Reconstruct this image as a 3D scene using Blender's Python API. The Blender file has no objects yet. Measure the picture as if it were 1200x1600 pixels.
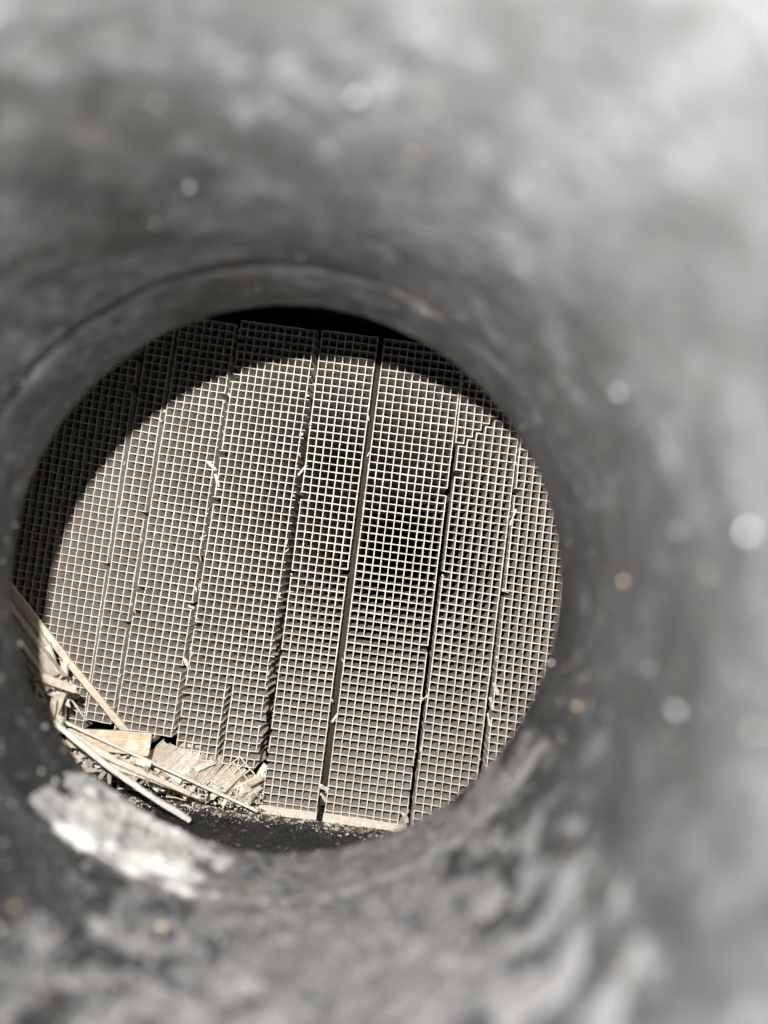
import bpy, math, random
import numpy as np
from mathutils import Vector, Matrix, noise

# ------------------------------------------------------------------ camera
S = 0.001                      # everything below is written in millimetres
random.seed(7)
rng = np.random.default_rng(7)
sc = bpy.context.scene
C = sc.collection
F = 1200.0                     # focal length in photo pixels (1200 x 1600 photo)
ROLL = math.radians(7.2)
e_y = Vector((20.0, -60.0, F)).normalized()          # honeycomb channel axis as the lens sees it
g = Vector((math.sin(ROLL), math.cos(ROLL), 0.0))
e_z = (g - e_y * g.dot(e_y)).normalized()
e_x = e_z.cross(e_y) * 1.0
# lens frame is (right, up, forward): left handed, so X = -(Y x Z) there
if e_x.x < 0: e_x = -e_x
def ray(u, v):
    d = Vector((u - 600.0, 800.0 - v, F))
    return Vector((d.dot(e_x), d.dot(e_y), d.dot(e_z)))
def at(u, v, Y):
    r = ray(u, v); return r * (Y / r.y)
def at_z(u, v, Z):
    r = ray(u, v); return r * (Z / r.z)

cd = bpy.data.cameras.new('camera'); cam = bpy.data.objects.new('camera', cd); C.objects.link(cam)
right = Vector((e_x.x, e_y.x, e_z.x)); up = Vector((e_x.y, e_y.y, e_z.y)); fwd = Vector((e_x.z, e_y.z, e_z.z))
cam.matrix_world = Matrix(((right.x, up.x, -fwd.x, 0), (right.y, up.y, -fwd.y, 0), (right.z, up.z, -fwd.z, 0), (0, 0, 0, 1)))
cd.sensor_fit = 'HORIZONTAL'; cd.sensor_width = 36.0; cd.lens = 36.0
cd.clip_start = 0.001; cd.clip_end = 10.0
cd.dof.use_dof = True; cd.dof.focus_distance = 0.174; cd.dof.aperture_fstop = 10.5
sc.camera = cam

# ------------------------------------------------------------------ light
w = bpy.data.worlds.new('World'); sc.world = w; w.use_nodes = True
bg = w.node_tree.nodes['Background']
bg.inputs[0].default_value = (0.93, 0.97, 1.0, 1); bg.inputs[1].default_value = 0.16
# the phone's flash beside the lens
fl = bpy.data.lights.new('flash', 'AREA'); fl.shape = 'DISK'; fl.size = 0.0033
fl.energy = 0.57; fl.color = (1.0, 0.962, 0.91)
flo = bpy.data.objects.new('flash', fl); C.objects.link(flo)
fpos = right * -15.5 + up * 23.2
flo.location = fpos * S
flo.rotation_euler = cam.matrix_world.to_euler()
# soft daylight slanting in past the phone through the open end of the pipe
dl = bpy.data.lights.new('daylight', 'AREA'); dl.shape = 'DISK'; dl.size = 0.20
dl.energy = 8.5; dl.color = (0.99, 0.99, 0.985)
dlo = bpy.data.objects.new('daylight', dl); C.objects.link(dlo)
dlo.location = Vector((-167, -66, -114)) * S
dlo.rotation_euler = (Vector((14, 45, 25)) * S - dlo.location).to_track_quat('-Z', 'Y').to_euler()
sc.view_settings.view_transform = 'Standard'; sc.view_settings.look = 'None'
sc.view_settings.exposure = 0.0; sc.view_settings.gamma = 1.0
sc.view_settings.use_curve_mapping = False
sc.cycles.use_denoising = True
sc.cycles.max_bounces = 8; sc.cycles.diffuse_bounces = 5
sc.cycles.sample_clamp_indirect = 4.0

# ------------------------------------------------------------------ helpers
def obj(name, verts, faces, mats, parent=None, origin=None, fm=None, smooth=False):
    """one mesh object; verts in world millimetres"""
    V = np.asarray(verts, dtype=float)
    if origin is None:
        origin = Vector(((V[:, 0].min() + V[:, 0].max()) / 2, (V[:, 1].min() + V[:, 1].max()) / 2, V[:, 2].min()))
    O = np.array(origin)
    me = bpy.data.meshes.new(name)
    me.from_pydata(((V - O) * S).tolist(), [], faces)
    if not isinstance(mats, (list, tuple)): mats = [mats]
    for m in mats: me.materials.append(m)
    if fm is not None: me.polygons.foreach_set('material_index', fm)
    if smooth: me.polygons.foreach_set('use_smooth', [True] * len(me.polygons))
    me.update()
    o = bpy.data.objects.new(name, me); C.objects.link(o)
    if parent is not None:
        o.parent = parent; o.location = Vector(O * S) - parent.location
    else:
        o.location = Vector(O * S)
    return o
def empty(name, origin):
    o = bpy.data.objects.new(name, None); C.objects.link(o); o.location = Vector(origin) * S
    o.empty_display_size = 0.005
    return o
def tag(o, label=None, cat=None, group=None, kind=None):
    if label: o['label'] = label
    if cat: o['category'] = cat
    if group: o['group'] = group
    if kind: o['kind'] = kind
    return o
def box_vf(x0, x1, y0, y1, z0, z1):
    v = [(x0, y0, z0), (x1, y0, z0), (x1, y1, z0), (x0, y1, z0), (x0, y0, z1), (x1, y0, z1), (x1, y1, z1), (x0, y1, z1)]
    f = [(0, 3, 2, 1), (4, 5, 6, 7), (0, 1, 5, 4), (1, 2, 6, 5), (2, 3, 7, 6), (3, 0, 4, 7)]
    return v, f
class MB:
    def __init__(s): s.v = []; s.f = []
    def add(s, v, f):
        n = len(s.v); s.v += [tuple(p) for p in v]; s.f += [tuple(i + n for i in q) for q in f]

# ------------------------------------------------------------------ materials
def mat(name):
    m = bpy.data.materials.new(name); m.use_nodes = True
    nt = m.node_tree; return m, nt, nt.nodes['Principled BSDF']
def nd(nt, t, **k):
    n = nt.nodes.new(t)
    for a, b in k.items(): setattr(n, a, b)
    return n
def ramp(nt, src, stops):
    r = nd(nt, 'ShaderNodeValToRGB')
    els = r.color_ramp.elements
    while len(els) < len(stops): els.new(0.5)
    for e, (p, c) in zip(els, stops): e.position = p; e.color = (*c, 1)
    nt.links.new(src, r.inputs[0]); return r
def coords(nt): return nd(nt, 'ShaderNodeTexCoord').outputs['Object']
def noise_n(nt, co, scale, detail=4, rough=0.6, dist=0.0):
    n = nd(nt, 'ShaderNodeTexNoise'); n.inputs['Scale'].default_value = scale; n.inputs['Detail'].default_value = detail
    n.inputs['Roughness'].default_value = rough; n.inputs['Distortion'].default_value = dist
    nt.links.new(co, n.inputs['Vector']); return n
def mixc(nt, fac, a, b, mode='MIX'):
    m = nd(nt, 'ShaderNodeMix', data_type='RGBA', blend_type=mode)
    if hasattr(fac, 'links'): nt.links.new(fac, m.inputs[0])
    else: m.inputs[0].default_value = fac
    for s, x in ((6, a), (7, b)):
        if hasattr(x, 'links'): nt.links.new(x, m.inputs[s])
        else: m.inputs[s].default_value = (*x, 1)
    return m.outputs[2]
def bump(nt, b, src, strength, dist):
    n = nd(nt, 'ShaderNodeBump'); n.inputs['Strength'].default_value = strength; n.inputs['Distance'].default_value = dist
    nt.links.new(src, n.inputs['Height']); nt.links.new(n.outputs[0], b.inputs['Normal'])

def ceramic(name, c0, c1, c2, rough=0.9, sc1=90, sc2=900):
    m, nt, b = mat(name); co = coords(nt)
    n1 = noise_n(nt, co, sc1, 5); n2 = noise_n(nt, co, sc2, 3)
    r1 = ramp(nt, n1.outputs[0], [(0.3, c0), (0.55, c1), (0.75, c2)])
    r2 = ramp(nt, n2.outputs[0], [(0.3, (0.78, 0.76, 0.74)), (0.6, (1, 1, 1))])
    nt.links.new(mixc(nt, 1.0, r1.outputs[0], r2.outputs[0], 'MULTIPLY'), b.inputs['Base Color'])
    b.inputs['Roughness'].default_value = rough
    b.inputs['Specular IOR Level'].default_value = 0.25
    bump(nt, b, n2.outputs[0], 0.35, 0.0002)
    return m
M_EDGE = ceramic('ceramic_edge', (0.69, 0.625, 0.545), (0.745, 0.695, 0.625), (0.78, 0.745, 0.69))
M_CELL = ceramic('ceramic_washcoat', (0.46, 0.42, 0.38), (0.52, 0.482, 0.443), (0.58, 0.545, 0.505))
M_CHIP = ceramic('ceramic_chip', (0.66, 0.57, 0.455), (0.76, 0.69, 0.58), (0.82, 0.78, 0.71), sc1=160)
M_PALE = ceramic('ceramic_pale_sliver', (0.72, 0.68, 0.61), (0.78, 0.75, 0.69), (0.82, 0.80, 0.76), sc1=160)
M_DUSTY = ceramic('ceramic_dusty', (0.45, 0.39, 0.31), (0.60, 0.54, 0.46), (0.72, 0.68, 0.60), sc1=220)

M_DIMCRACK = ceramic('dim_crack_brown', (0.040, 0.032, 0.022), (0.052, 0.043, 0.031), (0.066, 0.055, 0.040), sc1=120)  # dim light inside the crack, put into a dark brown colour
def pipe_metal(name, tint=1.0):
    m, nt, b = mat(name); co = coords(nt)
    big = noise_n(nt, co, 45, 5, 0.6, 0.6); mid = noise_n(nt, co, 190, 5, 0.65, 0.3); fine = noise_n(nt, co, 900, 4, 0.7)
    base = ramp(nt, big.outputs[0], [(0.30, (0.036 * tint, 0.034 * tint, 0.032 * tint)), (0.52, (0.065 * tint, 0.066 * tint, 0.068 * tint)), (0.72, (0.113 * tint, 0.117 * tint, 0.123 * tint))])
    sp = ramp(nt, mid.outputs[0], [(0.34, (0.45, 0.44, 0.43)), (0.52, (1, 1, 1)), (0.70, (1.9, 1.92, 1.95))])
    c1 = mixc(nt, 0.85, base.outputs[0], sp.outputs[0], 'MULTIPLY')
    ru = noise_n(nt, co, 70, 3, 0.5)
    rr = ramp(nt, ru.outputs[0], [(0.69, (0, 0, 0)), (0.80, (0.5, 0.5, 0.5))])
    c2 = mixc(nt, rr.outputs[0], c1, (0.19, 0.125, 0.07))
    so = noise_n(nt, co, 26, 6, 0.62, 1.2)
    sr = ramp(nt, so.outputs[0], [(0.40, (0.38, 0.36, 0.35)), (0.52, (1, 1, 1)), (0.68, (1.25, 1.25, 1.27))])
    cr = noise_n(nt, co, 420, 6, 0.7)
    crr = ramp(nt, cr.outputs[0], [(0.38, (0.55, 0.55, 0.55)), (0.55, (1, 1, 1)), (0.66, (2.2, 2.25, 2.3))])
    c2 = mixc(nt, 1.0, mixc(nt, 0.9, c2, sr.outputs[0], 'MULTIPLY'), crr.outputs[0], 'MULTIPLY')
    nt.links.new(c2, b.inputs['Base Color'])
    b.inputs['Metallic'].default_value = 0.15
    rg = ramp(nt, mid.outputs[0], [(0.3, (0.72,) * 3), (0.7, (0.45,) * 3)])
    nt.links.new(rg.outputs[0], b.inputs['Roughness'])
    ad = nd(nt, 'ShaderNodeMath', operation='ADD'); nt.links.new(mid.outputs[0], ad.inputs[0]); nt.links.new(fine.outputs[0], ad.inputs[1])
    bump(nt, b, ad.outputs[0], 1.0, 0.0016)
    return m
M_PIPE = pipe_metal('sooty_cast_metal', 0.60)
M_RING = pipe_metal('ring_metal', 0.44)  # darker copy of the pipe metal, deepens the dim inner end by colour
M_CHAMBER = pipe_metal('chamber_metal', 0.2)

def bead_mat():
    m, nt, b = mat('bright_metal_bead'); co = coords(nt)
    n = noise_n(nt, co, 60, 2)
    r = ramp(nt, n.outputs[0], [(0.35, (0.13, 0.11, 0.08)), (0.5, (0.20, 0.20, 0.20)), (0.65, (0.32, 0.335, 0.35))])
    nt.links.new(r.outputs[0], b.inputs['Base Color']); b.inputs['Metallic'].default_value = 1.0
    b.inputs['Roughness'].default_value = 0.38
    return m
M_BEAD = bead_mat()
def highlight_mat():
    m, nt, b = mat('rim_highlight_pale'); co = coords(nt)
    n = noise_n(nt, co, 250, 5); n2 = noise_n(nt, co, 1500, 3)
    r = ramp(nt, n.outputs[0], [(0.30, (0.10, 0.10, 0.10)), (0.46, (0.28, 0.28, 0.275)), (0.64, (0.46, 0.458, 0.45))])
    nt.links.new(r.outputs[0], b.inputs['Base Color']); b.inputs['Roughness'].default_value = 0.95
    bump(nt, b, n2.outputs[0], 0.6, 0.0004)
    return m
M_DUST = highlight_mat()
def bottom_light_mat():
    m, nt, b = mat('bottom_light_grey'); co = coords(nt)
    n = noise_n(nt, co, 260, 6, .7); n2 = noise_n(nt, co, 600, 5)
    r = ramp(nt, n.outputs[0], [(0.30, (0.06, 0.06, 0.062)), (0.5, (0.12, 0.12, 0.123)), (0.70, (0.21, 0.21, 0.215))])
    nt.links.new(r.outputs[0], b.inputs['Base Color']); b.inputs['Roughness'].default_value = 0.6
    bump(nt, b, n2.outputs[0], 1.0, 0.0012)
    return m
M_BOTTOM_LIGHT = bottom_light_mat()
def floor_mat():
    m, nt, b = mat('charcoal_gritty_floor'); co = coords(nt)
    n = noise_n(nt, co, 160, 4); f = noise_n(nt, co, 1600, 3, 0.7)
    v = nd(nt, 'ShaderNodeTexVoronoi'); v.inputs['Scale'].default_value = 1100; nt.links.new(co, v.inputs['Vector'])
    r = ramp(nt, n.outputs[0], [(0.35, (0.020, 0.020, 0.021)), (0.7, (0.040, 0.040, 0.042))])
    s = ramp(nt, v.outputs['Color'], [(0.80, (0, 0, 0)), (0.9, (1, 1, 1))])
    c = mixc(nt, s.outputs[0], r.outputs[0], (0.16, 0.155, 0.145))
    nt.links.new(c, b.inputs['Base Color']); b.inputs['Roughness'].default_value = 0.55
    bump(nt, b, f.outputs[0], 0.9, 0.0006)
    return m
M_FLOOR = floor_mat()
def grit_mat():
    m, nt, b = mat('mixed_grit'); co = coords(nt)
    v = nd(nt, 'ShaderNodeTexVoronoi'); v.inputs['Scale'].default_value = 900; nt.links.new(co, v.inputs['Vector'])
    sep = nd(nt, 'ShaderNodeSeparateColor'); nt.links.new(v.outputs['Color'], sep.inputs[0])
    r = ramp(nt, sep.outputs[0], [(0.0, (0.05, 0.05, 0.05)), (0.4, (0.14, 0.12, 0.10)), (0.62, (0.45, 0.40, 0.33)), (0.95, (0.75, 0.70, 0.62))])
    nt.links.new(r.outputs[0], b.inputs['Base Color']); b.inputs['Roughness'].default_value = 0.7
    return m
M_GRIT = grit_mat()
def scale_mat():
    m, nt, b = mat('grey_scale'); co = coords(nt)
    v = nd(nt, 'ShaderNodeTexVoronoi'); v.inputs['Scale'].default_value = 500; nt.links.new(co, v.inputs['Vector'])
    sep = nd(nt, 'ShaderNodeSeparateColor'); nt.links.new(v.outputs['Color'], sep.inputs[0])
    r = ramp(nt, sep.outputs[0], [(0.0, (0.03, 0.03, 0.03)), (0.40, (0.07, 0.07, 0.072)), (0.8, (0.17, 0.172, 0.176)), (0.96, (0.24, 0.24, 0.24)), (0.99, (0.30, 0.22, 0.12))])
    nt.links.new(r.outputs[0], b.inputs['Base Color']); b.inputs['Roughness'].default_value = 0.5
    return m
M_SCALE = scale_mat()
M_BLACKGRIT = M_FLOOR

# ------------------------------------------------------------------ the setting: chamber round the honeycomb
YF = 175.0                                  # honeycomb face
YL = 114.0                                  # pipe lip
ZF = (at(404, 1264, YF).z + at(540, 1286, YF).z) / 2 - 0.2     # chamber floor
ZT = at(430, 503, YF).z                     # top of honeycomb
ZC = ZT + 3.5
lipc = at(443, 900, YL); CX, CZ = lipc.x, lipc.z
RL = 428.0 * YL / F
XL, XR, YB = CX - 75, CX + 95, 262.0
# floor with slight unevenness
nxg, nyg = 170, 150
V = []; Fc = []
for j in range(nyg + 1):
    for i in range(nxg + 1):
        x = XL + (XR - XL) * i / nxg; y = 117.5 + (YB - 117.5) * j / nyg
        z = ZF + 0.35 * noise.noise(Vector((x * .12, y * .12, 0))) + 0.22 * noise.noise(Vector((x * .6, y * .6, 3))) - 0.35
        V.append((x, y, z))
for j in range(nyg):
    for i in range(nxg):
        a = j * (nxg + 1) + i; Fc.append((a, a + 1, a + nxg + 2, a + nxg + 1))
tag(obj('floor', V, Fc, M_FLOOR, smooth=True), kind='structure')
def wall(name, *b):
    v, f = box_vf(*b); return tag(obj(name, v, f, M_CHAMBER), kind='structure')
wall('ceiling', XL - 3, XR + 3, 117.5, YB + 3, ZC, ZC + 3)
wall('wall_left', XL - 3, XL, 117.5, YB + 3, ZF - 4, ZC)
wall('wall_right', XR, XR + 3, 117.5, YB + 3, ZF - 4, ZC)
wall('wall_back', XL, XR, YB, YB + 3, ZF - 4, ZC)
# front wall: plate with the round pipe hole
N = 128; R0 = RL + 2.5
V = []; Fc = []
for y in (113.5, 117.5):
    for k in range(N):
        a = 2 * math.pi * k / N; c, s = math.cos(a), math.sin(a)
        V.append((CX + R0 * c, y, CZ + R0 * s))
    for k in range(N):
        a = 2 * math.pi * k / N; c, s = math.cos(a), math.sin(a)
        tx = ((XR + 3 - CX) if c > 0 else (XL - 3 - CX)) / c if abs(c) > 1e-6 else 1e9
        tz = ((ZC + 3 - CZ) if s > 0 else (ZF - 4 - CZ)) / s if abs(s) > 1e-6 else 1e9
        t = min(tx, tz); V.append((CX + t * c, y, CZ + t * s))
for k in range(N):
    k2 = (k + 1) % N
    Fc += [(k, k2, N + k2, N + k), (2 * N + k, 3 * N + k, 3 * N + k2, 2 * N + k2), (k, 2 * N + k, 2 * N + k2, k2), (N + k, N + k2, 3 * N + k2, 3 * N + k)]
tag(obj('wall_front', V, Fc, M_CHAMBER), kind='structure')

# ------------------------------------------------------------------ inlet pipe
PW = 0.55
pipe = tag(empty('inlet_pipe', (CX, 60, CZ - RL - 5)), 'wide sooty grey metal pipe whose rough round mouth frames the honeycomb', 'pipe')
def lathe(profile, n, disp=None):
    V = []; Fc = []
    for (y, r) in profile:
        for k in range(n):
            a = 2 * math.pi * k / n
            rr = r - (disp(a, y, r) if disp else 0.0)
            V.append((CX + rr * math.cos(a), y, CZ + rr * math.sin(a)))
    m = len(profile)
    for j in range(m - 1):
        for k in range(n):
            k2 = (k + 1) % n
            Fc.append((j * n + k, (j + 1) * n + k, (j + 1) * n + k2, j * n + k2))
    return V, Fc
def pdisp(a, y, r):
    if r > RL + 3.2: return 0.0
    p = Vector((math.cos(a) * 41, y, math.sin(a) * 41))
    p2 = Vector((p.x, p.y * .45, p.z))
    d = 0.8 * noise.noise(p2 * 0.09) + 0.32 * noise.noise(p2 * 0.27 + Vector((9, 2, 5))) + 0.14 * noise.noise(p2 * 0.8)
    # the bottom of the pipe is scaly
    low = max(0.0, -math.sin(a + 0.15)) ** 2
    d += low * (1.0 * abs(noise.noise(p * 0.45 + Vector((3, 3, 3)))) + 0.6 * abs(noise.noise(p * 1.1)))
    return d * min(1.0, 0.12 + max(0.0, 99 - y) / 14)
prof = [(24.0, RL + 5.5), (24.0, RL + PW + .2)] + [(24 + 76.5 * t / 190, RL + PW + (1.1 if 24 + 76.5 * t / 190 > 98.2 else 0)) for t in range(1, 191)] + [(100.5, RL + 5.5), (24.0, RL + 5.5)]
V, Fc = lathe(prof, 420, pdisp)
obj('pipe_wall', V, Fc, M_PIPE, pipe, smooth=True)
def rdisp(a, y, r):
    if r > RL + 0.9: return 0.0
    p = Vector((math.cos(a) * 41, y, math.sin(a) * 41))
    low = max(0.0, -math.sin(a + 0.35)) ** 2
    return 0.16 * noise.noise(p * 0.2) + 0.10 * noise.noise(p * 0.7) + low * 0.5 * abs(noise.noise(p * 0.6)) + low * 0.3 * abs(noise.noise(p * 1.6))
prof = [(99.3, RL + 3.0), (99.3, RL + 1.2), (99.7, RL + 0.8), (100.2, RL + 0.5)] + [(100.6 + 12.6 * t / 26, RL + 0.36 * (1 - t / 26) ** 1.5) for t in range(27)] + \
       [(113.7, RL + 0.03), (114.1, RL + 0.15), (114.4, RL + 0.4), (114.55, RL + 0.8), (114.55, RL + 2.3), (99.3, RL + 3.0)]
V, Fc = lathe(prof, 360, rdisp)
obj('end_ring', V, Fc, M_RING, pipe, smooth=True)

RD = lambda a, y: rdisp(a, y, RL)
# metal beads added on the wall to catch the flash as glints
def ico():
    t = (1 + 5 ** .5) / 2
    v = [Vector(p).normalized() for p in [(-1, t, 0), (1, t, 0), (-1, -t, 0), (1, -t, 0), (0, -1, t), (0, 1, t), (0, -1, -t), (0, 1, -t), (t, 0, -1), (t, 0, 1), (-t, 0, -1), (-t, 0, 1)]]
    f = [(0, 11, 5), (0, 5, 1), (0, 1, 7), (0, 7, 10), (0, 10, 11), (1, 5, 9), (5, 11, 4), (11, 10, 2), (10, 7, 6), (7, 1, 8), (3, 9, 4), (3, 4, 2), (3, 2, 6), (3, 6, 8), (3, 8, 9), (4, 9, 5), (2, 4, 11), (6, 2, 10), (8, 6, 7), (9, 8, 1)]
    return v, f
IV, IF = ico()
def ico2():
    v = list(IV); f = []; mid = {}
    def m(a, b):
        k = (min(a, b), max(a, b))
        if k not in mid: mid[k] = len(v); v.append(((v[a] + v[b]) / 2).normalized())
        return mid[k]
    for a, b, c in IF:
        ab, bc, ca = m(a, b), m(b, c), m(c, a); f += [(a, ab, ca), (b, bc, ab), (c, ca, bc), (ab, bc, ca)]
    return v, f
I2V, I2F = ico2()
mb = MB()
def wall_pt(u, v, inset=0.0):
    """point of the pipe's inner wall seen along a photo ray"""
    r = ray(u, v); R = RL + PW - inset
    a = r.x ** 2 + r.z ** 2; b = -2 * (r.x * CX + r.z * CZ); c = CX ** 2 + CZ ** 2 - R * R
    t = (-b + math.sqrt(b * b - 4 * a * c)) / (2 * a); p = r * t
    ang = math.atan2(p.z - CZ, p.x - CX)
    rr = R - pdisp(ang, p.y, RL)
    return Vector((CX + rr * math.cos(ang), p.y, CZ + rr * math.sin(ang)))
glints = [(297, 292, .45), (970, 612, .55), (560, 150, .5), (648, 240, .45), (630, 348, .35), (205, 1564, .45), (985, 1508, .6), (1170, 830, .6), (1170, 1140, .6), (1105, 895, .45),
          (860, 1245, .3), (945, 1385, .4), (470, 402, .3), (105, 632, .22), (30, 596, .3), (195, 520, .22), (385, 458, .2), (350, 455, .2), (812, 690, .25), (880, 590, .35), (885, 1040, .3), (925, 1100, .35),
          (95, 1520, .5), (505, 905 + 470, .3), (300, 480, .2), (170, 560, .2), (120, 560, .2), (1050, 660, .4), (1060, 830, .45), (840, 635, .25), (240, 345, .3), (405, 450, .2), (925, 790, .25), (785, 1160, .25), (760, 1210, .2)]
for (u, v, r) in glints:
    p = wall_pt(u, v)
    if p.y > 98: p = wall_pt(u, v, 0.6)
    q = [Vector((c.x * r * random.uniform(.85, 1.1), c.y * r * 1.2, c.z * r)) * .8 + p for c in I2V]; mb.add(q, I2F)
for k in range(760):
    a = random.uniform(0, 2 * math.pi); y = random.uniform(38, 98); r = random.uniform(.05, .13) if random.random() < .85 else random.uniform(.13, .26)
    if math.sin(a) > 0 and random.random() < .5: continue
    R = RL + PW; rr = R - pdisp(a, y, RL) - (.45 if math.sin(a) < -.2 else .05)
    p = Vector((CX + rr * math.cos(a), y, CZ + rr * math.sin(a)))
    mb.add([c * r + p for c in IV], IF)
tag(obj('glint_beads', mb.v, mb.f, M_BEAD, pipe, smooth=True), kind='stuff')

# flakes of scale and dust lodged along the bottom of the pipe
FR = random.Random(77); fb = MB()
for k in range(1300):
    a = math.radians(272 + FR.gauss(0, 38)); y = FR.uniform(45, 113) if FR.random() < .5 else FR.uniform(80, 113.5)
    s = FR.uniform(.12, .55) * (1.5 if FR.random() < .12 else 1)
    onr = y > 99.8
    rr = (RL + (0.36 * max(0, 1 - (y - 100.6) / 12.6) ** 1.5 - RD(a, y) if onr else PW - pdisp(a, y, RL))) - s * .15 - .35
    c = Vector((CX + rr * math.cos(a), y, CZ + rr * math.sin(a)))
    M = Matrix.Rotation(FR.uniform(0, 6.3), 3, Vector((FR.gauss(0, 1), FR.gauss(0, 1), FR.gauss(0, 1))).normalized())
    fb.add([M @ Vector((t[0] * s, t[1] * s * FR.uniform(.4, 1), t[2] * s * .6)) * .6 + c for t in [(1, 1, 1), (-1, -1, 1), (-1, 1, -1), (1, -1, -1)]], [(0, 1, 2), (0, 3, 1), (0, 2, 3), (1, 3, 2)])
tag(obj('scale_flakes', fb.v, fb.f, M_SCALE), 'loose grey scale flakes lying along the bottom of the pipe', 'scale flakes', kind='stuff')

# ------------------------------------------------------------------ honeycomb slabs
P = 1.795; T = 0.24; DEP = 66.0
def lattice(cells, xmap, z0, rows_z, y0, y1, tilt=0.0, xc=0.0, jit=0.02, kill=(), seed=0, yfun=None):
    """cells: bool [nx, nz]; xmap(i, z) -> world x of wall line i; rows_z: z of every wall line.
    A solid of thin walls round every cell that is True."""
    r = np.random.default_rng(seed)
    nx, nz = cells.shape
    solid = np.zeros((2 * nx + 1, 2 * nz + 1), bool)
    for i in range(nx):
        for j in range(nz):
            if cells[i, j]: solid[2 * i:2 * i + 3, 2 * j:2 * j + 3] = True
    for i in range(nx):
        for j in range(nz): 
            if cells[i, j]: solid[2 * i + 1, 2 * j + 1] = False
    for (i, j) in kill: 
        if 0 <= i < 2 * nx + 1 and 0 <= j < 2 * nz + 1: solid[i, j] = False
    wob = r.normal(0, jit, (nx + 1, nz + 1, 2)); wy = r.normal(0, 0.10, (nx + 1, nz + 1))
    wt = T * (1 + r.normal(0, 0.10, (nx + 1, nz + 1)))
    vid = {}; V = []
    def vert(a, b, back):
        k = (a, b, back)
        if k in vid: return vid[k]
        i, sa = (a + 1) // 2 if a % 2 else a // 2, (-1 if a % 2 == 0 else 1)
        # grid line a: 2i -> left side of wall i, 2i+1 -> right side
        i = a // 2; j = b // 2
        sa = -1 if a % 2 == 0 else 1; sb = -1 if b % 2 == 0 else 1
        z = rows_z[j] + wob[i, j, 1]; x = xmap(i, z) + wob[i, j, 0]
        hw = wt[i, j] / 2
        x += sa * hw; z += sb * hw
        z += tilt * (x - xc)
        yy = (y1 if back else y0 + wy[i, j] + (yfun(x, z) if yfun else 0.0))
        vid[k] = len(V); V.append((x, yy, z)); return vid[k]
    Fc = []; fm = []
    W, H = solid.shape
    def is_s(a, b): return 0 <= a < W and 0 <= b < H and solid[a, b]
    for a in range(W):
        for b in range(H):
            if not solid[a, b]: continue
            c = [vert(a, b, 0), vert(a + 1, b, 0), vert(a + 1, b + 1, 0), vert(a, b + 1, 0)]
            d = [vert(a, b, 1), vert(a + 1, b, 1), vert(a + 1, b + 1, 1), vert(a, b + 1, 1)]
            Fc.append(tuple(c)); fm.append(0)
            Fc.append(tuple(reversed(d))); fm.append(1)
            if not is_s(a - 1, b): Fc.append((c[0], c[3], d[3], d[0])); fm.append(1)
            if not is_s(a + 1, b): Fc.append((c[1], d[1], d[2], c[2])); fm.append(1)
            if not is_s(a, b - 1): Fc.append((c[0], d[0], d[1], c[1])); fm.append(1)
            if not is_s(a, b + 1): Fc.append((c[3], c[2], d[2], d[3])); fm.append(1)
    return V, Fc, fm
def edge_line(p, q):
    """x as a function of z through two photo points on the honeycomb face"""
    A, B = at(*p, YF), at(*q, YF); k = (A.x - B.x) / (A.z - B.z)
    return lambda z: B.x + k * (z - B.z)
Zpx = lambda u, v: at(u, v, YF).z

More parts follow.
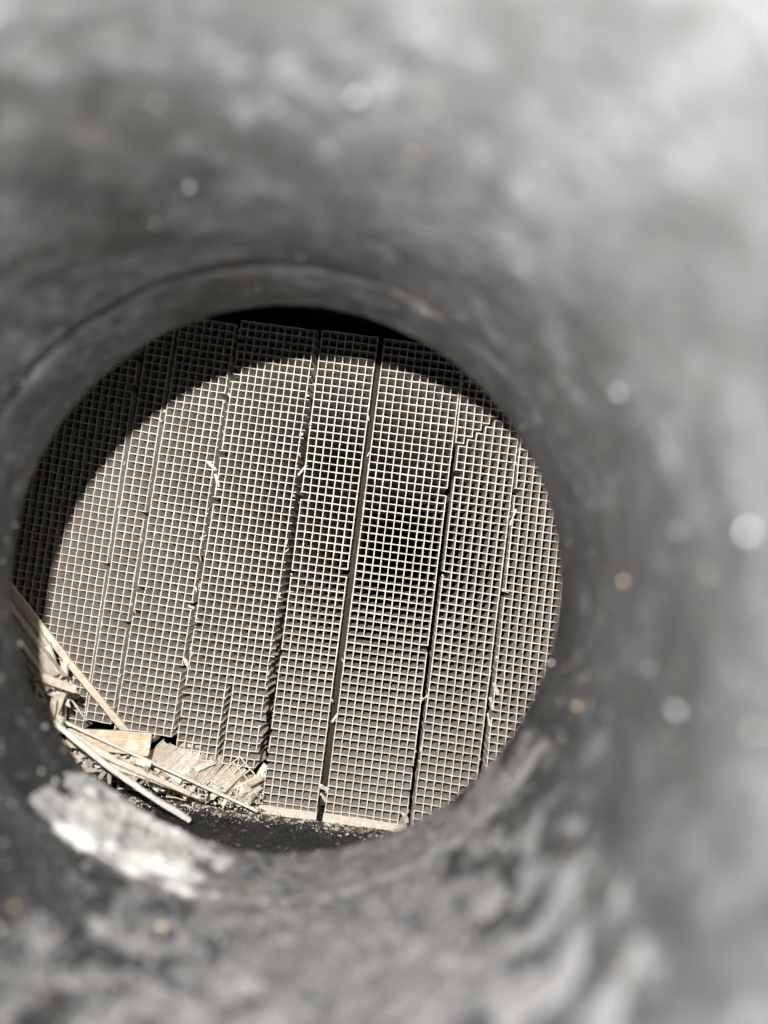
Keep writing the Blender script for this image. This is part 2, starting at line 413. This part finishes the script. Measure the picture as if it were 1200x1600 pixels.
def slab(label, nx, lp, rp, phase, seed, tilt=0.0, low=0.0, mask=None, left_inf=None, right_inf=None, skin=True,
         stub=(0.25, 0.25), kill=(), yoff=0.0, ztop=None, zshift=0.0, xshift=0.0, ytilt=0.0, inner=None, dim_strip=None, name='honeycomb_block'):
    """lp, rp: (top, bottom) photo points of the slab's left and right edge; one of them None for slabs that run out of view"""
    L = edge_line(*lp) if lp else None; Rr = edge_line(*rp) if rp else None
    if lp and rp: xm = lambda i, z: L(z) + (Rr(z) - L(z)) * i / nx + xshift
    elif rp: xm = lambda i, z: Rr(z) - P * (nx - i) + xshift
    else: xm = lambda i, z: L(z) + P * i + xshift
    zb = ZF + 1.3
    rows = [zb]
    if phase > 0.05: rows.append(zb + phase * P)
    top = ztop if ztop is not None else ZT
    while rows[-1] + P < top: rows.append(rows[-1] + P)
    nz = len(rows) - 1
    cells = np.ones((nx, nz), bool)
    xc = xm(nx / 2, ZF + 40)
    zc = [(rows[j] + rows[j + 1]) / 2 for j in range(nz)]
    for i in range(nx):
        for j in range(nz):
            if zc[j] + tilt * (xm(i + .5, zc[j]) - xc) < ZF + low: cells[i, j] = False
            if mask and not mask(i, j, xm(i + .5, zc[j]), zc[j]): cells[i, j] = False
    rows = [z + zshift for z in rows]
    kk = []
    rk = np.random.default_rng(seed + 500)
    for i in range(1, 2 * nx):
        for j in range(1, 2 * nz):
            if (i + j) % 2 and rk.random() < .0002: kk.append((i, j))
    for j in range(1, 2 * nz, 2):       # outer walls torn away here and there along the cracks
        if stub[0] and rk.random() < min(.09, stub[0] * .3): kk.append((0, j))
        if stub[1] and rk.random() < min(.09, stub[1] * .3): kk.append((2 * nx, j))
    V, Fc, fm = lattice(cells, xm, ZF, rows, YF + yoff, YF + yoff + DEP, tilt, xc, kill=kk, seed=seed, yfun=lambda x, z: ytilt * (x - xc))
    root = tag(empty(name, (xc, YF + yoff + 5, ZF)), label, 'ceramic slab', 'slabs of the split honeycomb block', 'thing')
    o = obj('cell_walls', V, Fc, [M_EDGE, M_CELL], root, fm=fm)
    # stubs of torn cross walls along the cracked sides
    r = random.Random(seed); mb = MB()
    for side in (0, 1):
        amt = stub[side]
        if amt <= 0: continue
        i = 0 if side == 0 else nx; sg = -1 if side == 0 else 1
        for j in range(nz + 1):
            ci = 0 if side == 0 else nx - 1
            if not (cells[ci, min(j, nz - 1)] or cells[ci, max(j - 1, 0)]): continue
            z = rows[j]; x = xm(i, z) + sg * T * 0.4; z += tilt * (x - xc)
            y = YF + yoff + r.uniform(0.0, 0.5); n = 7
            ys = [y]
            for k in range(n): ys.append(ys[-1] + r.uniform(1.2, 5.5))
            ln = [max(0.06, amt * r.betavariate(1.3, 1.8) * 1.6) for _ in ys]
            vv = []; ff = []
            for k, (yy, l) in enumerate(zip(ys, ln)):
                h = T * 0.42
                vv += [(x, yy, z - h), (x + sg * l, yy, z - h * .7 + r.uniform(-.05, .05)), (x + sg * l, yy, z + h * .7 + r.uniform(-.05, .05)), (x, yy, z + h)]
            m = len(ys)
            for k in range(m - 1):
                for c in range(4):
                    c2 = (c + 1) % 4; ff.append((4 * k + c, 4 * k + c2, 4 * (k + 1) + c2, 4 * (k + 1) + c))
            ff += [(0, 1, 2, 3), (4 * m - 1, 4 * m - 2, 4 * m - 3, 4 * m - 4)]
            mb.add(vv, ff)
    for side in (0, 1):
        i = 0 if side == 0 else nx; sg = -1 if side == 0 else 1
        for k in range(int(46 * min(stub[side], .6))):
            j = r.randrange(nz); ci = 0 if side == 0 else nx - 1
            if not cells[ci, j]: continue
            z = rows[j] + r.uniform(0, P); x = xm(i, z) + sg * r.uniform(-.1, .35); z += tilt * (x - xc)
            c = Vector((x, YF + yoff + r.uniform(-.35, 1.0), z)); a = Vector((r.gauss(0, .5), r.gauss(0, .6), r.gauss(0, 1))).normalized(); b2 = a.orthogonal().normalized()
            b2 = (Matrix.Rotation(r.uniform(0, 6.3), 3, a) @ b2); nn = a.cross(b2) * .11
            l1 = r.uniform(.3, 1.0); l2 = r.uniform(.15, .5)
            q = [c - a * l1, c + b2 * l2 * r.uniform(.3, 1), c + a * l1 * r.uniform(.4, 1), c - b2 * l2]
            mb.add([p - nn for p in q] + [p + nn for p in q], [(3, 2, 1, 0), (4, 5, 6, 7), (0, 1, 5, 4), (1, 2, 6, 5), (2, 3, 7, 6), (3, 0, 4, 7)])
    if inner:           # torn wall ends inside a split that runs up from the foot
        i, zlim = inner
        for j in range(nz + 1):
            if rows[j] > zlim or rows[j] < ZF + low: continue
            z = rows[j]; x = xm(i, z) + T * .4; z += tilt * (x - xc); y = YF + yoff + .1
            for k in range(5):
                y2 = y + r.uniform(1, 3); l = r.uniform(.15, .6); h = T * .42
                v8, f6 = box_vf(x, x + l, y, y2, z - h, z + h); mb.add([(p[0], p[1], p[2] + r.uniform(-.06, .06)) for p in v8], f6); y = y2 + .05
    if mb.v: tag(obj('torn_wall_edge', mb.v, mb.f, M_EDGE, root), kind='stuff')
    if dim_strip:  # brown strip added in the crack, stands in for the dimly lit slab side
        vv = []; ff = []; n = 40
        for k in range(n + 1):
            z = ZF + 1.6 + (ZT - ZF - 2) * k / n; x0 = xm(nx, z) + T / 2 + .01; x1 = dim_strip(z) - .2
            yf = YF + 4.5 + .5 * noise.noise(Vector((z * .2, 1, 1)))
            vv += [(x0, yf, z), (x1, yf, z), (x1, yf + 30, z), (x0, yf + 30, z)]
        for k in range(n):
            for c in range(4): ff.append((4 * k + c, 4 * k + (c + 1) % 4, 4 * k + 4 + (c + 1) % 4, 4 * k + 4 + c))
        obj('dim_crack_strip', vv, ff, M_DIMCRACK, root)
    if skin:
        n = 26; vv = []; ff = []
        x0, x1 = xm(0, ZF) - .3, xm(nx, ZF) + .3
        for k in range(n + 1):
            x = x0 + (x1 - x0) * k / n
            t = tilt * (x - xc); h1 = ZF + 1.3 + t + r.uniform(-.1, .1); h0 = ZF - 0.35
            h1 += .25 * noise.noise(Vector((x * .9, seed, 0)))
            yf = YF + yoff - 0.25 + r.uniform(-.12, .12) + ytilt * (x - xc)
            vv += [(x, yf - r.uniform(0, .25), h0), (x, yf, h1 - .25), (x, yf + .5, h1), (x, yf + 40, h1), (x, yf + 40, h0)]
        for k in range(n):
            for c in range(5):
                c2 = (c + 1) % 5; ff.append((5 * k + c, 5 * (k + 1) + c, 5 * (k + 1) + c2, 5 * k + c2))
        ff += [(4, 3, 2, 1, 0), tuple(5 * n + c for c in range(5))]
        obj('bottom_skin', vv, ff, M_EDGE, root)
    return root

# edge points measured on the photo (top, bottom)
e = {
 'S0r': ((195, 710), (134, 1117)), 'S1l': ((203, 710), (136.5, 1117)), 'S1r': ((243.5, 700), (176.5, 1117)),
 'S2l': ((250.5, 705), (183.5, 1117)), 'S2r': ((336.5, 710), (266, 1161)), 'S3l': ((346, 710), (276, 1165)),
 'S3r': ((485, 568), (397, 1195)), 'S4l': ((496, 579), (410.7, 1247)), 'S4r': ((583, 582), (496, 1250)),
 'S5l': ((594.6, 584), (509, 1260)), 'S5r': ((716, 620), (637, 1262)), 'S6l': ((711, 745), (646.7, 1273)),
 'S6r': ((800, 760), (746.7, 1203)), 'S7l': ((807, 755), (763, 1175))}
H = lambda u, v: Zpx(u, v) - ZF
slab('honeycomb slab at far left, mostly in shadow, its broken foot behind the fallen splinters', 24, None, e['S0r'], 0.3, 11, tilt=-.06, low=H(110, 1132), skin=False, stub=(0, .12), yoff=-1.0)
slab('narrow honeycomb sliver three cells wide, second slab from the left', 3, e['S1l'], e['S1r'], 0.7, 12, tilt=-.055, low=H(160, 1132), skin=False, stub=(.1, .2), yoff=-.6)
slab('honeycomb slab seven cells wide, third from the left, above the ridged chip', 7, e['S2l'], e['S2r'], 0.1, 13, tilt=-.035, low=H(225, 1150), skin=False, stub=(.2, .35), yoff=-.3)
zz3 = Zpx(358, 1066)
def m3(i, j, x, z):
    if i == 5 and z < zz3 + (0.6 if j % 2 else 0): return False
    if i < 2 and z < Zpx(285, 1166): return False
    if i > 5 and z < Zpx(365, 1186) - 1: return False
    return True
slab('honeycomb slab with a short split in its torn foot, left of the widest dark crack', 10, e['S3l'], e['S3r'], 0.55, 14, tilt=-.015, low=H(325, 1190), mask=m3, skin=False, stub=(.45, .95), yoff=-.1, inner=(5, zz3))
slab('honeycomb slab seven cells wide between the widest crack and the smooth brown crack', 7, e['S4l'], e['S4r'], 0.6, 15, tilt=-.008, stub=(.22, .12), dim_strip=edge_line(*e['S5l']))
def m5(i, j, x, z): return not (i == 9 and j < 2)
slab('wide honeycomb slab around the black centre, left of the long black crack', 10, e['S5l'], e['S5r'], 0.45, 16, tilt=-.012, mask=m5, stub=(.15, .12))
# stepped fracture at the head of the next slab
Rst = Zpx(717, 700)
m6 = lambda i, j, x, z: z < Rst - .9 + (i + 0.5) * P
m6u = lambda i, j, x, z: z > Rst - .9 + (i + 0.5) * P
slab('honeycomb slab right of the long black crack, its head broken in steps', 7, e['S6l'], e['S6r'], 0.8, 17, tilt=-.03, mask=m6, stub=(.2, .12))
slab('honeycomb corner piece above the stepped break, high on the right', 8, ((721, 612), (713, 690)), None, 0.8, 18, tilt=-.03, mask=m6u, skin=False, stub=(.2, .1), zshift=.75, xshift=-.1, name='honeycomb_corner_piece')
slab('honeycomb slab at far right, cut off by the pipe rim', 16, e['S7l'], None, 0.25, 19, tilt=-.03, stub=(.35, 0))

# broken stumps of the left slabs, set back under their torn feet: open channels seen from above
def stump(label, px0, px1, y0, h, seed, yaw=0.0, top_open=True, v=1235):
    A, B = at(px0, v, YF), at(px1, v, YF)
    nx = max(2, int(round((B.x - A.x) / P))); nz = h
    cells = np.ones((nx, nz), bool)
    r = np.random.default_rng(seed)
    rows = [ZF + .2 + P * j for j in range(nz + 1)]
    kill = []
    if top_open:
        for i in range(2 * nx + 1):
            if i % 2: kill.append((i, 2 * nz))
    for i in range(nx):
        if r.random() < .35 and nz > 1:
            kill += [(2 * i, 2 * nz - 1), (2 * i, 2 * nz)]
    xm = lambda i, z: A.x + P * i
    V, Fc, fm = lattice(cells, xm, ZF, rows, y0, y0 + 30, 0, 0, jit=.09, kill=kill, seed=seed, yfun=lambda x, z: .5 * noise.noise(Vector((x * .8, z * .8, seed))) * 2)
    c = Vector(((A.x + B.x) / 2, y0 + 10, ZF))
    M = Matrix.Rotation(yaw, 3, 'Z'); V = [tuple(M @ (Vector(p) - c) + c) for p in V]
    o = obj('honeycomb_stump', V, Fc, [M_CHIP, M_DUSTY], fm=fm)
    return tag(o, label, 'ceramic stump', 'broken stumps at the foot of the slabs')
stump('low ridged stump of broken channels under the torn slabs, left of the gap', 175, 262, 177, 2, 31, .10, v=1215)
stump('low ridged stump of broken channels, middle of the torn feet', 266, 332, 175.0, 2, 32, -.08, v=1235)
stump('low ridged stump of broken channels beside the widest crack', 338, 398, 176.0, 2, 33, .06, v=1245)
stump('low stump of broken channels behind the ridged chip', 96, 170, 180, 3, 34, .05, v=1205)

# ------------------------------------------------------------------ fallen pieces
def bleach():
    m = ceramic('bleached_tan', (0.55, 0.43, 0.30), (0.66, 0.56, 0.43), (0.82, 0.79, 0.73), sc1=420); return m
M_TAN = bleach()
def stick(name, label, pts, wd, th, m, cat='splinter', group=None, n=14, seed=0, face=(0, -1, 0), ridges=0, taper=(1, 1), rnd=0.045, rag=0.22):
    """a flat or square splinter along a polyline; wd across, th thick, in mm"""
    r = random.Random(seed); pts = [Vector(p) for p in pts]
    ls = [0]
    for a, b in zip(pts, pts[1:]): ls.append(ls[-1] + (b - a).length)
    fn = Vector(face).normalized()
    k = max(1, ridges)
    # cross section: front side with ridges, then back
    sec = []
    if ridges:
        for i in range(ridges):
            x0 = -0.5 + i / ridges; w1 = 1 / ridges
            sec += [(x0 + .02 * w1, 0.5), (x0 + .16 * w1, 0.5), (x0 + .22 * w1, 0.12), (x0 + .95 * w1, 0.12)]
        sec += [(.48, .5), (.5, .5), (.5, -.5), (-.5, -.5)]
    else:
        sec = [(-.5, .3), (-.38, .5), (.38, .5), (.5, .3), (.5, -.3), (.38, -.5), (-.38, -.5), (-.5, -.3)]
    V = []; m_ = len(sec)
    for i in range(n + 1):
        s = ls[-1] * i / n; q = 0
        while q < len(ls) - 2 and s > ls[q + 1]: q += 1
        t = (s - ls[q]) / (ls[q + 1] - ls[q]); c = pts[q].lerp(pts[q + 1], t)
        d = (pts[q + 1] - pts[q]).normalized(); side = d.cross(fn).normalized(); nn = side.cross(d).normalized()
        if nn.dot(fn) < 0: nn = -nn
        sc_ = taper[0] + (taper[1] - taper[0]) * i / n
        ww = wd * sc_ * (1 + r.gauss(0, rnd)); tt = th * sc_ * (1 + r.gauss(0, rnd)); c = c + side * r.gauss(0, rnd * wd * .25) + nn * r.gauss(0, rnd * th * .3)
        end = (i in (0, n))
        for (a, b) in sec:
            off = d * (r.gauss(0, rag * wd) if end else 0)
            V.append(c + side * a * ww + nn * (b * tt) + off)
    Fc = []
    for i in range(n):
        for j in range(m_):
            j2 = (j + 1) % m_; Fc.append((i * m_ + j, i * m_ + j2, (i + 1) * m_ + j2, (i + 1) * m_ + j))
    Fc += [tuple(reversed(range(m_))), tuple(n * m_ + j for j in range(m_))]
    fm = None
    if ridges:          # crests of the torn cell walls are paler than the channel floors
        fm = [1 if (j % 4 == 0 and j < 4 * ridges + 1) else 0 for i in range(n) for j in range(m_)] + [0, 0]; m = [m, M_PALE]
    o = obj(name, V, Fc, m, fm=fm)
    return tag(o, label, cat, group)
GS = 'splinters fallen against the honeycomb'
k_ = 168 / F
stick('ceramic_lath', 'long flat cream splinter leaning diagonally across the lower left cells', [at(14, 915, 158), at(78, 996, 163), at(120, 1050, 166), at(200, 1147, 170)], 10.5 * k_, .8, M_CHIP, group=GS, seed=1, n=18, taper=(.95, 1.0))
stick('ceramic_stick', 'short upright pale stick beside the diagonal splinter', [at(101, 1036, 164), at(97, 1145, 167)], 9.5 * k_, 1.2, M_PALE, group=GS, seed=2)
stick('ceramic_chip', 'small tan rectangular chip poking out right of the upright stick', [at(100, 1056, 168), at(120, 1089, 170)], 11 * k_, .6, M_CHIP, 'chip', GS, seed=3, n=5)
stick('ceramic_sliver', 'hair thin pale sliver right of the upright stick', [at(104, 1082, 166), at(135, 1126, 170)], 2.6 * k_, .35, M_PALE, group=GS, seed=4)
stick('ridged_chip', 'broad flat chip with raised ridges and bleached patches, lying level', [at(104, 1152, 162), at(168, 1157, 163.5), at(234, 1163, 165)], 34 * k_, 1.1, M_TAN, 'chip', GS, seed=5, ridges=3, n=12, rnd=.012, rag=.02, face=(0, -1, .12), taper=(.8, 1.0))
stick('ceramic_rod', 'thin straight pale rod crossing in front of the torn slab feet', [at(103, 1129, 158), at(250, 1197, 165), at(402, 1267, 169)], 4.2 * k_, .55, M_PALE, group=GS, seed=6, n=22)
stick('ceramic_rod', 'thickest pale rod whose blunt end overhangs the black floor', [at(84, 1128, 150), at(170, 1198, 152), at(236, 1244, 154), at(296, 1281, 157.5)], 7.0 * k_, .95, M_PALE, group=GS, seed=7, n=22, rnd=.08)
stick('ceramic_lath', 'long tan lath lying just above the thickest rod', [at(108, 1146, 155), at(180, 1188, 158), at(296, 1240, 163)], 8.5 * k_, .7, M_CHIP, group=GS, seed=8, n=20, taper=(1.1, .75))
stick('ceramic_lath', 'pale strip lying along the edge of the black floor', [at(150, 1188, 158), at(230, 1216, 162), at(312, 1247, 165)], 7.5 * k_, .6, M_PALE, group=GS, seed=9, n=16, taper=(1, .6), face=(0, -.6, 1))
# planks in the half shadow at far left
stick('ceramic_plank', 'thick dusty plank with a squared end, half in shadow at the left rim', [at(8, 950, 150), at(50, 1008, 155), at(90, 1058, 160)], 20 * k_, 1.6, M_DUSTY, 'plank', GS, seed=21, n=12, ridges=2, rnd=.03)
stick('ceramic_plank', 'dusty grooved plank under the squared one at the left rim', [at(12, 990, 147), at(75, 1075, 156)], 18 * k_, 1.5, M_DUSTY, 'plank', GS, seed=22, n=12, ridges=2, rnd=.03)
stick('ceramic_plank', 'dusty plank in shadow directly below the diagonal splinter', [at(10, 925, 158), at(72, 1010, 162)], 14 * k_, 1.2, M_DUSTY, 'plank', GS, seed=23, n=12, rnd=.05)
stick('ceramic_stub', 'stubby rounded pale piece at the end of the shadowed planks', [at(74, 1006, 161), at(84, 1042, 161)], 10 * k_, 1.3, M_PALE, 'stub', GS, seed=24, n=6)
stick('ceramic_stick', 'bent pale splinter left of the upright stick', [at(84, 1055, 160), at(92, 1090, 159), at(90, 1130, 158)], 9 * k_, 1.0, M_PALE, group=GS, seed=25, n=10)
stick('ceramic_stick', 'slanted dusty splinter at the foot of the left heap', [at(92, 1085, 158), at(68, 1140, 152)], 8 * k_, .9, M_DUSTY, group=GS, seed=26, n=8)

# shards of the heap
def shard(u, v, Y, ln, wd, th, seed, group, label, m=None, direction=None):
    r = random.Random(seed); c = at(u, v, Y)
    d = Vector(direction) if direction else Vector((r.uniform(-1, 1), r.uniform(-.5, .5), r.uniform(-.8, .8)))
    d.normalize(); mm = m or r.choice([M_CHIP, M_DUSTY, M_PALE, M_DUSTY])
    f = Vector((r.uniform(-.6, .6), -1, r.uniform(-.2, .9)))
    label = {M_CHIP.name: 'tan ', M_DUSTY.name: 'dusty beige ', M_PALE.name: 'whitish '}[mm.name] + ('long ' if ln > 5 else 'short ') + label
    return stick('ceramic_shard', label, [c - d * ln / 2, c + d * ln / 2], wd, th, mm, 'shard', group, n=3, seed=seed, rnd=.05, rag=.25, face=f, ridges=(2 if r.random() < .4 and wd > 1.2 else 0))
ss = 100
r = random.Random(5)
for k in range(34):       # left heap: against the rim
    u = r.uniform(22, 96); v = r.uniform(1040, 1165)
    if u < 30 + (v - 1040) * .35: u += 25
    shard(u, v, r.uniform(150, 164), r.uniform(3, 8), r.uniform(.5, 1.8), r.uniform(.3, .8), ss, 'shards of the shadowed heap', 'broken shard in the dim heap at the left rim', direction=(r.uniform(-.6, .8), r.uniform(-.4, .6), r.uniform(-1, .2))); ss += 1
for k in range(48):       # between plank and floor
    u = r.uniform(105, 245); lo = 1175 + (u - 105) * .12; hi = 1195 + (u - 105) * .25
    v = r.uniform(lo, hi)
    shard(u, v, r.uniform(160, 170), r.uniform(1.5, 5), r.uniform(.4, 1.5), r.uniform(.25, .6), ss, 'shards below the ridged chip', 'broken shard in the rubble below the ridged chip'); ss += 1
for k in range(26):       # under the torn feet: leaning strips that point back into the block
    u = r.uniform(232, 404); base = 1166 + (u - 232) * .26; v = base + r.uniform(4, 46) 
    shard(u, v, r.uniform(170.5, 174.5), r.uniform(3, 8), r.uniform(.6, 1.9), r.uniform(.25, .5), ss, 'shards under the torn slab feet', 'broken strip in the rubble under the torn slab feet', m=r.choice([M_CHIP, M_PALE, M_CHIP]), direction=(r.uniform(.25, .9), r.uniform(.5, 1.2), r.uniform(.1, .7))); ss += 1
# grooved plates: pieces of opened channels that point back into the block
for q, (u, v, wd, ln, dx) in enumerate([(247, 1186, 5, 9, .2), (262, 1200, 4, 9, .35), (283, 1192, 5.5, 10, .3), (298, 1212, 4.5, 8, .4), (318, 1206, 5, 10, .25), (335, 1222, 5, 8, .45), (352, 1214, 4, 9, .3), (385, 1240, 4.5, 9, .2), (250, 1216, 4, 7, .5), (225, 1200, 4.5, 8, .4)]):
    nth = ['leftmost', 'second from left', 'third from left', 'fourth from left', 'fifth from left', 'fifth from right', 'fourth from right', 'third from right', 'second from right', 'rightmost'][sorted([225, 247, 250, 262, 283, 298, 318, 335, 352, 385]).index(u)]
    c = at(u, v, 172.5); d = Vector((dx, 1, .30 + .1 * (q % 3))).normalized()
    stick('grooved_plate', 'grooved plate of opened channels wedged under the torn slab feet, ' + nth, [c - d * ln * .35, c + d * ln * .65], wd, .8, [M_CHIP, M_DUSTY, M_PALE][q % 3], 'plate', 'grooved plates under the torn slab feet', n=5, seed=300 + q, rnd=.02, rag=.12, ridges=3, face=(.25 * (-1) ** q, -.35, 1))
def chunk(label, u, v, Y, nx, nz, dep, rot, seed):
    c = at(u, v, Y); V, Fc, fm = lattice(np.ones((nx, nz), bool), lambda i, z: P * (i - nx / 2), 0, [P * (j - nz / 2) for j in range(nz + 1)], 0, dep, jit=.05, seed=seed)
    M = Matrix.Rotation(rot[2], 3, 'Z') @ Matrix.Rotation(rot[0], 3, 'X') @ Matrix.Rotation(rot[1], 3, 'Y')
    tag(obj('honeycomb_fragment', [tuple(M @ Vector(p) + c) for p in V], Fc, [M_EDGE, M_CHIP], fm=fm), label, 'fragment', 'loose honeycomb fragments')
chunk('small upright honeycomb fragment two cells high at the foot of the split slab', 358, 1238, 172, 2, 2, 9, (0.1, 0.0, -.1), 41)
chunk('tilted honeycomb fragment leaning below the split slab foot', 372, 1210, 173.5, 3, 3, 9, (-.25, .75, .15), 42)
# flakes stuck in the cracks
flakes = [((466, 742), (478, 728), 3.5, 'hooked white flake caught in the widest crack'), ((325, 722), (338, 735), 5, 'small torn flake in the crack left of the split slab'), ((336, 740), (341, 760), 4, 'torn flake below the small one in the left crack'),
          ((294, 946), (303, 950), 4, 'grey curled flake low in the left crack'), ((288, 1030), (296, 1044), 5, 'curled dark edged flake near the foot of the left crack'),
          ((797, 820), (806, 796), 3.5, 'white flake wedged in the rightmost crack, upper one'), ((772, 1068), (778, 1085), 5, 'pale flake wedged in the rightmost crack, broadest one'), ((766, 1090), (771, 1108), 4.5, 'pale flake wedged below the broadest one in the rightmost crack'),
          ((762, 1115), (766, 1135), 4, 'lowest pale flake wedged in the rightmost crack'), ((519, 1128), (527, 1116), 4, 'torn flake bridging the smooth brown crack'), ((500, 1228), (512, 1234), 6, 'crumbled flake at the foot of the smooth brown crack'), ((502, 1240), (510, 1252), 5, 'lowest crumbled flake at the foot of the smooth brown crack'),
          ((632, 1272), (636, 1284), 7, 'pale crumb at the foot of the long black crack'), ((398, 1222), (415, 1196), 7, 'pale ridged sliver at the foot of the widest crack')]
for q, (a, b, wpx, lab) in enumerate(flakes):
    stick('ceramic_flake', lab, [at(*a, YF - .4), at(*b, YF + .8)], wpx * YF / F, .3, M_PALE, 'flake', 'flakes caught in the cracks', n=4, seed=60 + q, rnd=.2)

# ------------------------------------------------------------------ fine stuff: grit on the floor, painted light on the pipe
TET = [(1, 1, 1), (-1, -1, 1), (-1, 1, -1), (1, -1, -1)]; TF = [(0, 1, 2), (0, 3, 1), (0, 2, 3), (1, 3, 2)]
def floor_z(x, y): return ZF + 0.35 * noise.noise(Vector((x * .12, y * .12, 0))) + 0.22 * noise.noise(Vector((x * .6, y * .6, 3))) - 0.35
def grit(name, label, n, yfun, rad, m, seed):
    r = random.Random(seed); mb = MB()
    for k in range(n):
        x = r.uniform(CX - 45, CX + 45); y = yfun(r)
        s = r.uniform(*rad); M = Matrix.Rotation(r.uniform(0, 6.3), 3, Vector((r.gauss(0, 1), r.gauss(0, 1), r.gauss(0, 1))).normalized())
        c = Vector((x, y, floor_z(x, y) + s * .4))
        mb.add([M @ (Vector(t) * s * .6) + c for t in TET], TF)
    o = obj(name, mb.v, mb.f, m); return tag(o, label, 'grit', kind='stuff')
grit('ceramic_grit', 'pale grit spilled along the foot of the honeycomb', 3600, lambda r: YF - .6 - abs(r.gauss(0, 2.6)), (.08, .34), M_GRIT, 1)
grit('black_grit', 'fine black sparkling grit over the chamber floor', 9000, lambda r: r.uniform(120, 174), (.08, .30), M_BLACKGRIT, 2)

cb = MB(); CR = random.Random(12)
for k in range(900):
    u = CR.uniform(95, 412); vb = 1165 + max(0, u - 150) * .36 if u > 150 else 1165; v = vb + CR.uniform(-10, 34) if u < 232 else 1205 + (u - 232) * .30 + CR.gauss(0, 13)
    c = at(u, v, CR.uniform(164, 172) if u < 232 else CR.uniform(169, 174)); s_ = CR.uniform(.12, .5) * (1.6 if CR.random() < .1 else 1)
    if c.z < ZF - .2: c.z = ZF + s_ * .2
    M = Matrix.Rotation(CR.uniform(0, 6.3), 3, Vector((CR.gauss(0, 1), CR.gauss(0, 1), CR.gauss(0, 1))).normalized())
    cb.add([M @ (Vector((t[0] * CR.uniform(.6, 1.6), t[1], t[2] * CR.uniform(.4, 1))) * s_ * .6) + c for t in TET], TF)
tag(obj('ceramic_crumbs', cb.v, cb.f, M_PALE), 'fine pale crumbs scattered through the rubble at the foot', 'crumbs', kind='stuff')
# pale patches whose colour stands in for light: rim highlight and brighter pipe bottom
def pale_patch(name, label, spread, seed, hmax, cover, mt, n1=110, n2=80, bias=.55, crust=0, edge=5):
    V = []; Fc = []
    a0, a1, y0, y1 = spread
    for j in range(n2 + 1):
        for i in range(n1 + 1):
            s, t = i / n1, j / n2; a = a0 + (a1 - a0) * s; y = y0 + (y1 - y0) * t
            p = Vector((math.cos(a) * 41, y, math.sin(a) * 41))
            m = min(1, edge * s * (1 - s)) * min(1, 3.5 * t)
            h = hmax * (m * 1.2 - bias + cover * noise.noise(p * .25 + Vector((seed, 0, 0))) + .35 * noise.noise(p * .9)) + .12 * noise.noise(p * 2.2)
            if crust: h += (crust * m * m * (.45 if y > 99.6 else 1) * (.55 * abs(noise.noise(p * .5 + Vector((1, 7, 2)))) + .5 * abs(noise.noise(p * 1.1)) + .25 * noise.noise(p * 2)) if h > -.05 else 0)
            base = RL + 0.05 if y > 99.6 else RL + PW
            bd = rdisp(a, y, RL) if y > 99.6 else pdisp(a, y, RL)
            rr = base - bd - max(h, -.4)
            V.append((CX + rr * math.cos(a), y, CZ + rr * math.sin(a)))
    for j in range(n2):
        for i in range(n1):
            q = j * (n1 + 1) + i; Fc.append((q, q + n1 + 1, q + n1 + 2, q + 1))
    return tag(obj(name, V, Fc, mt, smooth=True), label, 'painted light', kind='stuff')
d2 = math.radians
pale_patch('ceramic_dust', 'pale patch standing in for a highlight on the lower left rim of the pipe', (d2(230), d2(269), 99.0, 114.0), 4, .62, .95, M_DUST, bias=.42)  # bright highlight on the rim, put into a pale colour
pale_patch('bottom_light_film', 'patchy grey film added to brighten the bottom of the pipe', (d2(243), d2(338), 28, 113.9), 9, .22, 1.25, M_BOTTOM_LIGHT, 300, 270, .62, .75, 3.6)  # lighter film added so the pipe bottom looks better lit
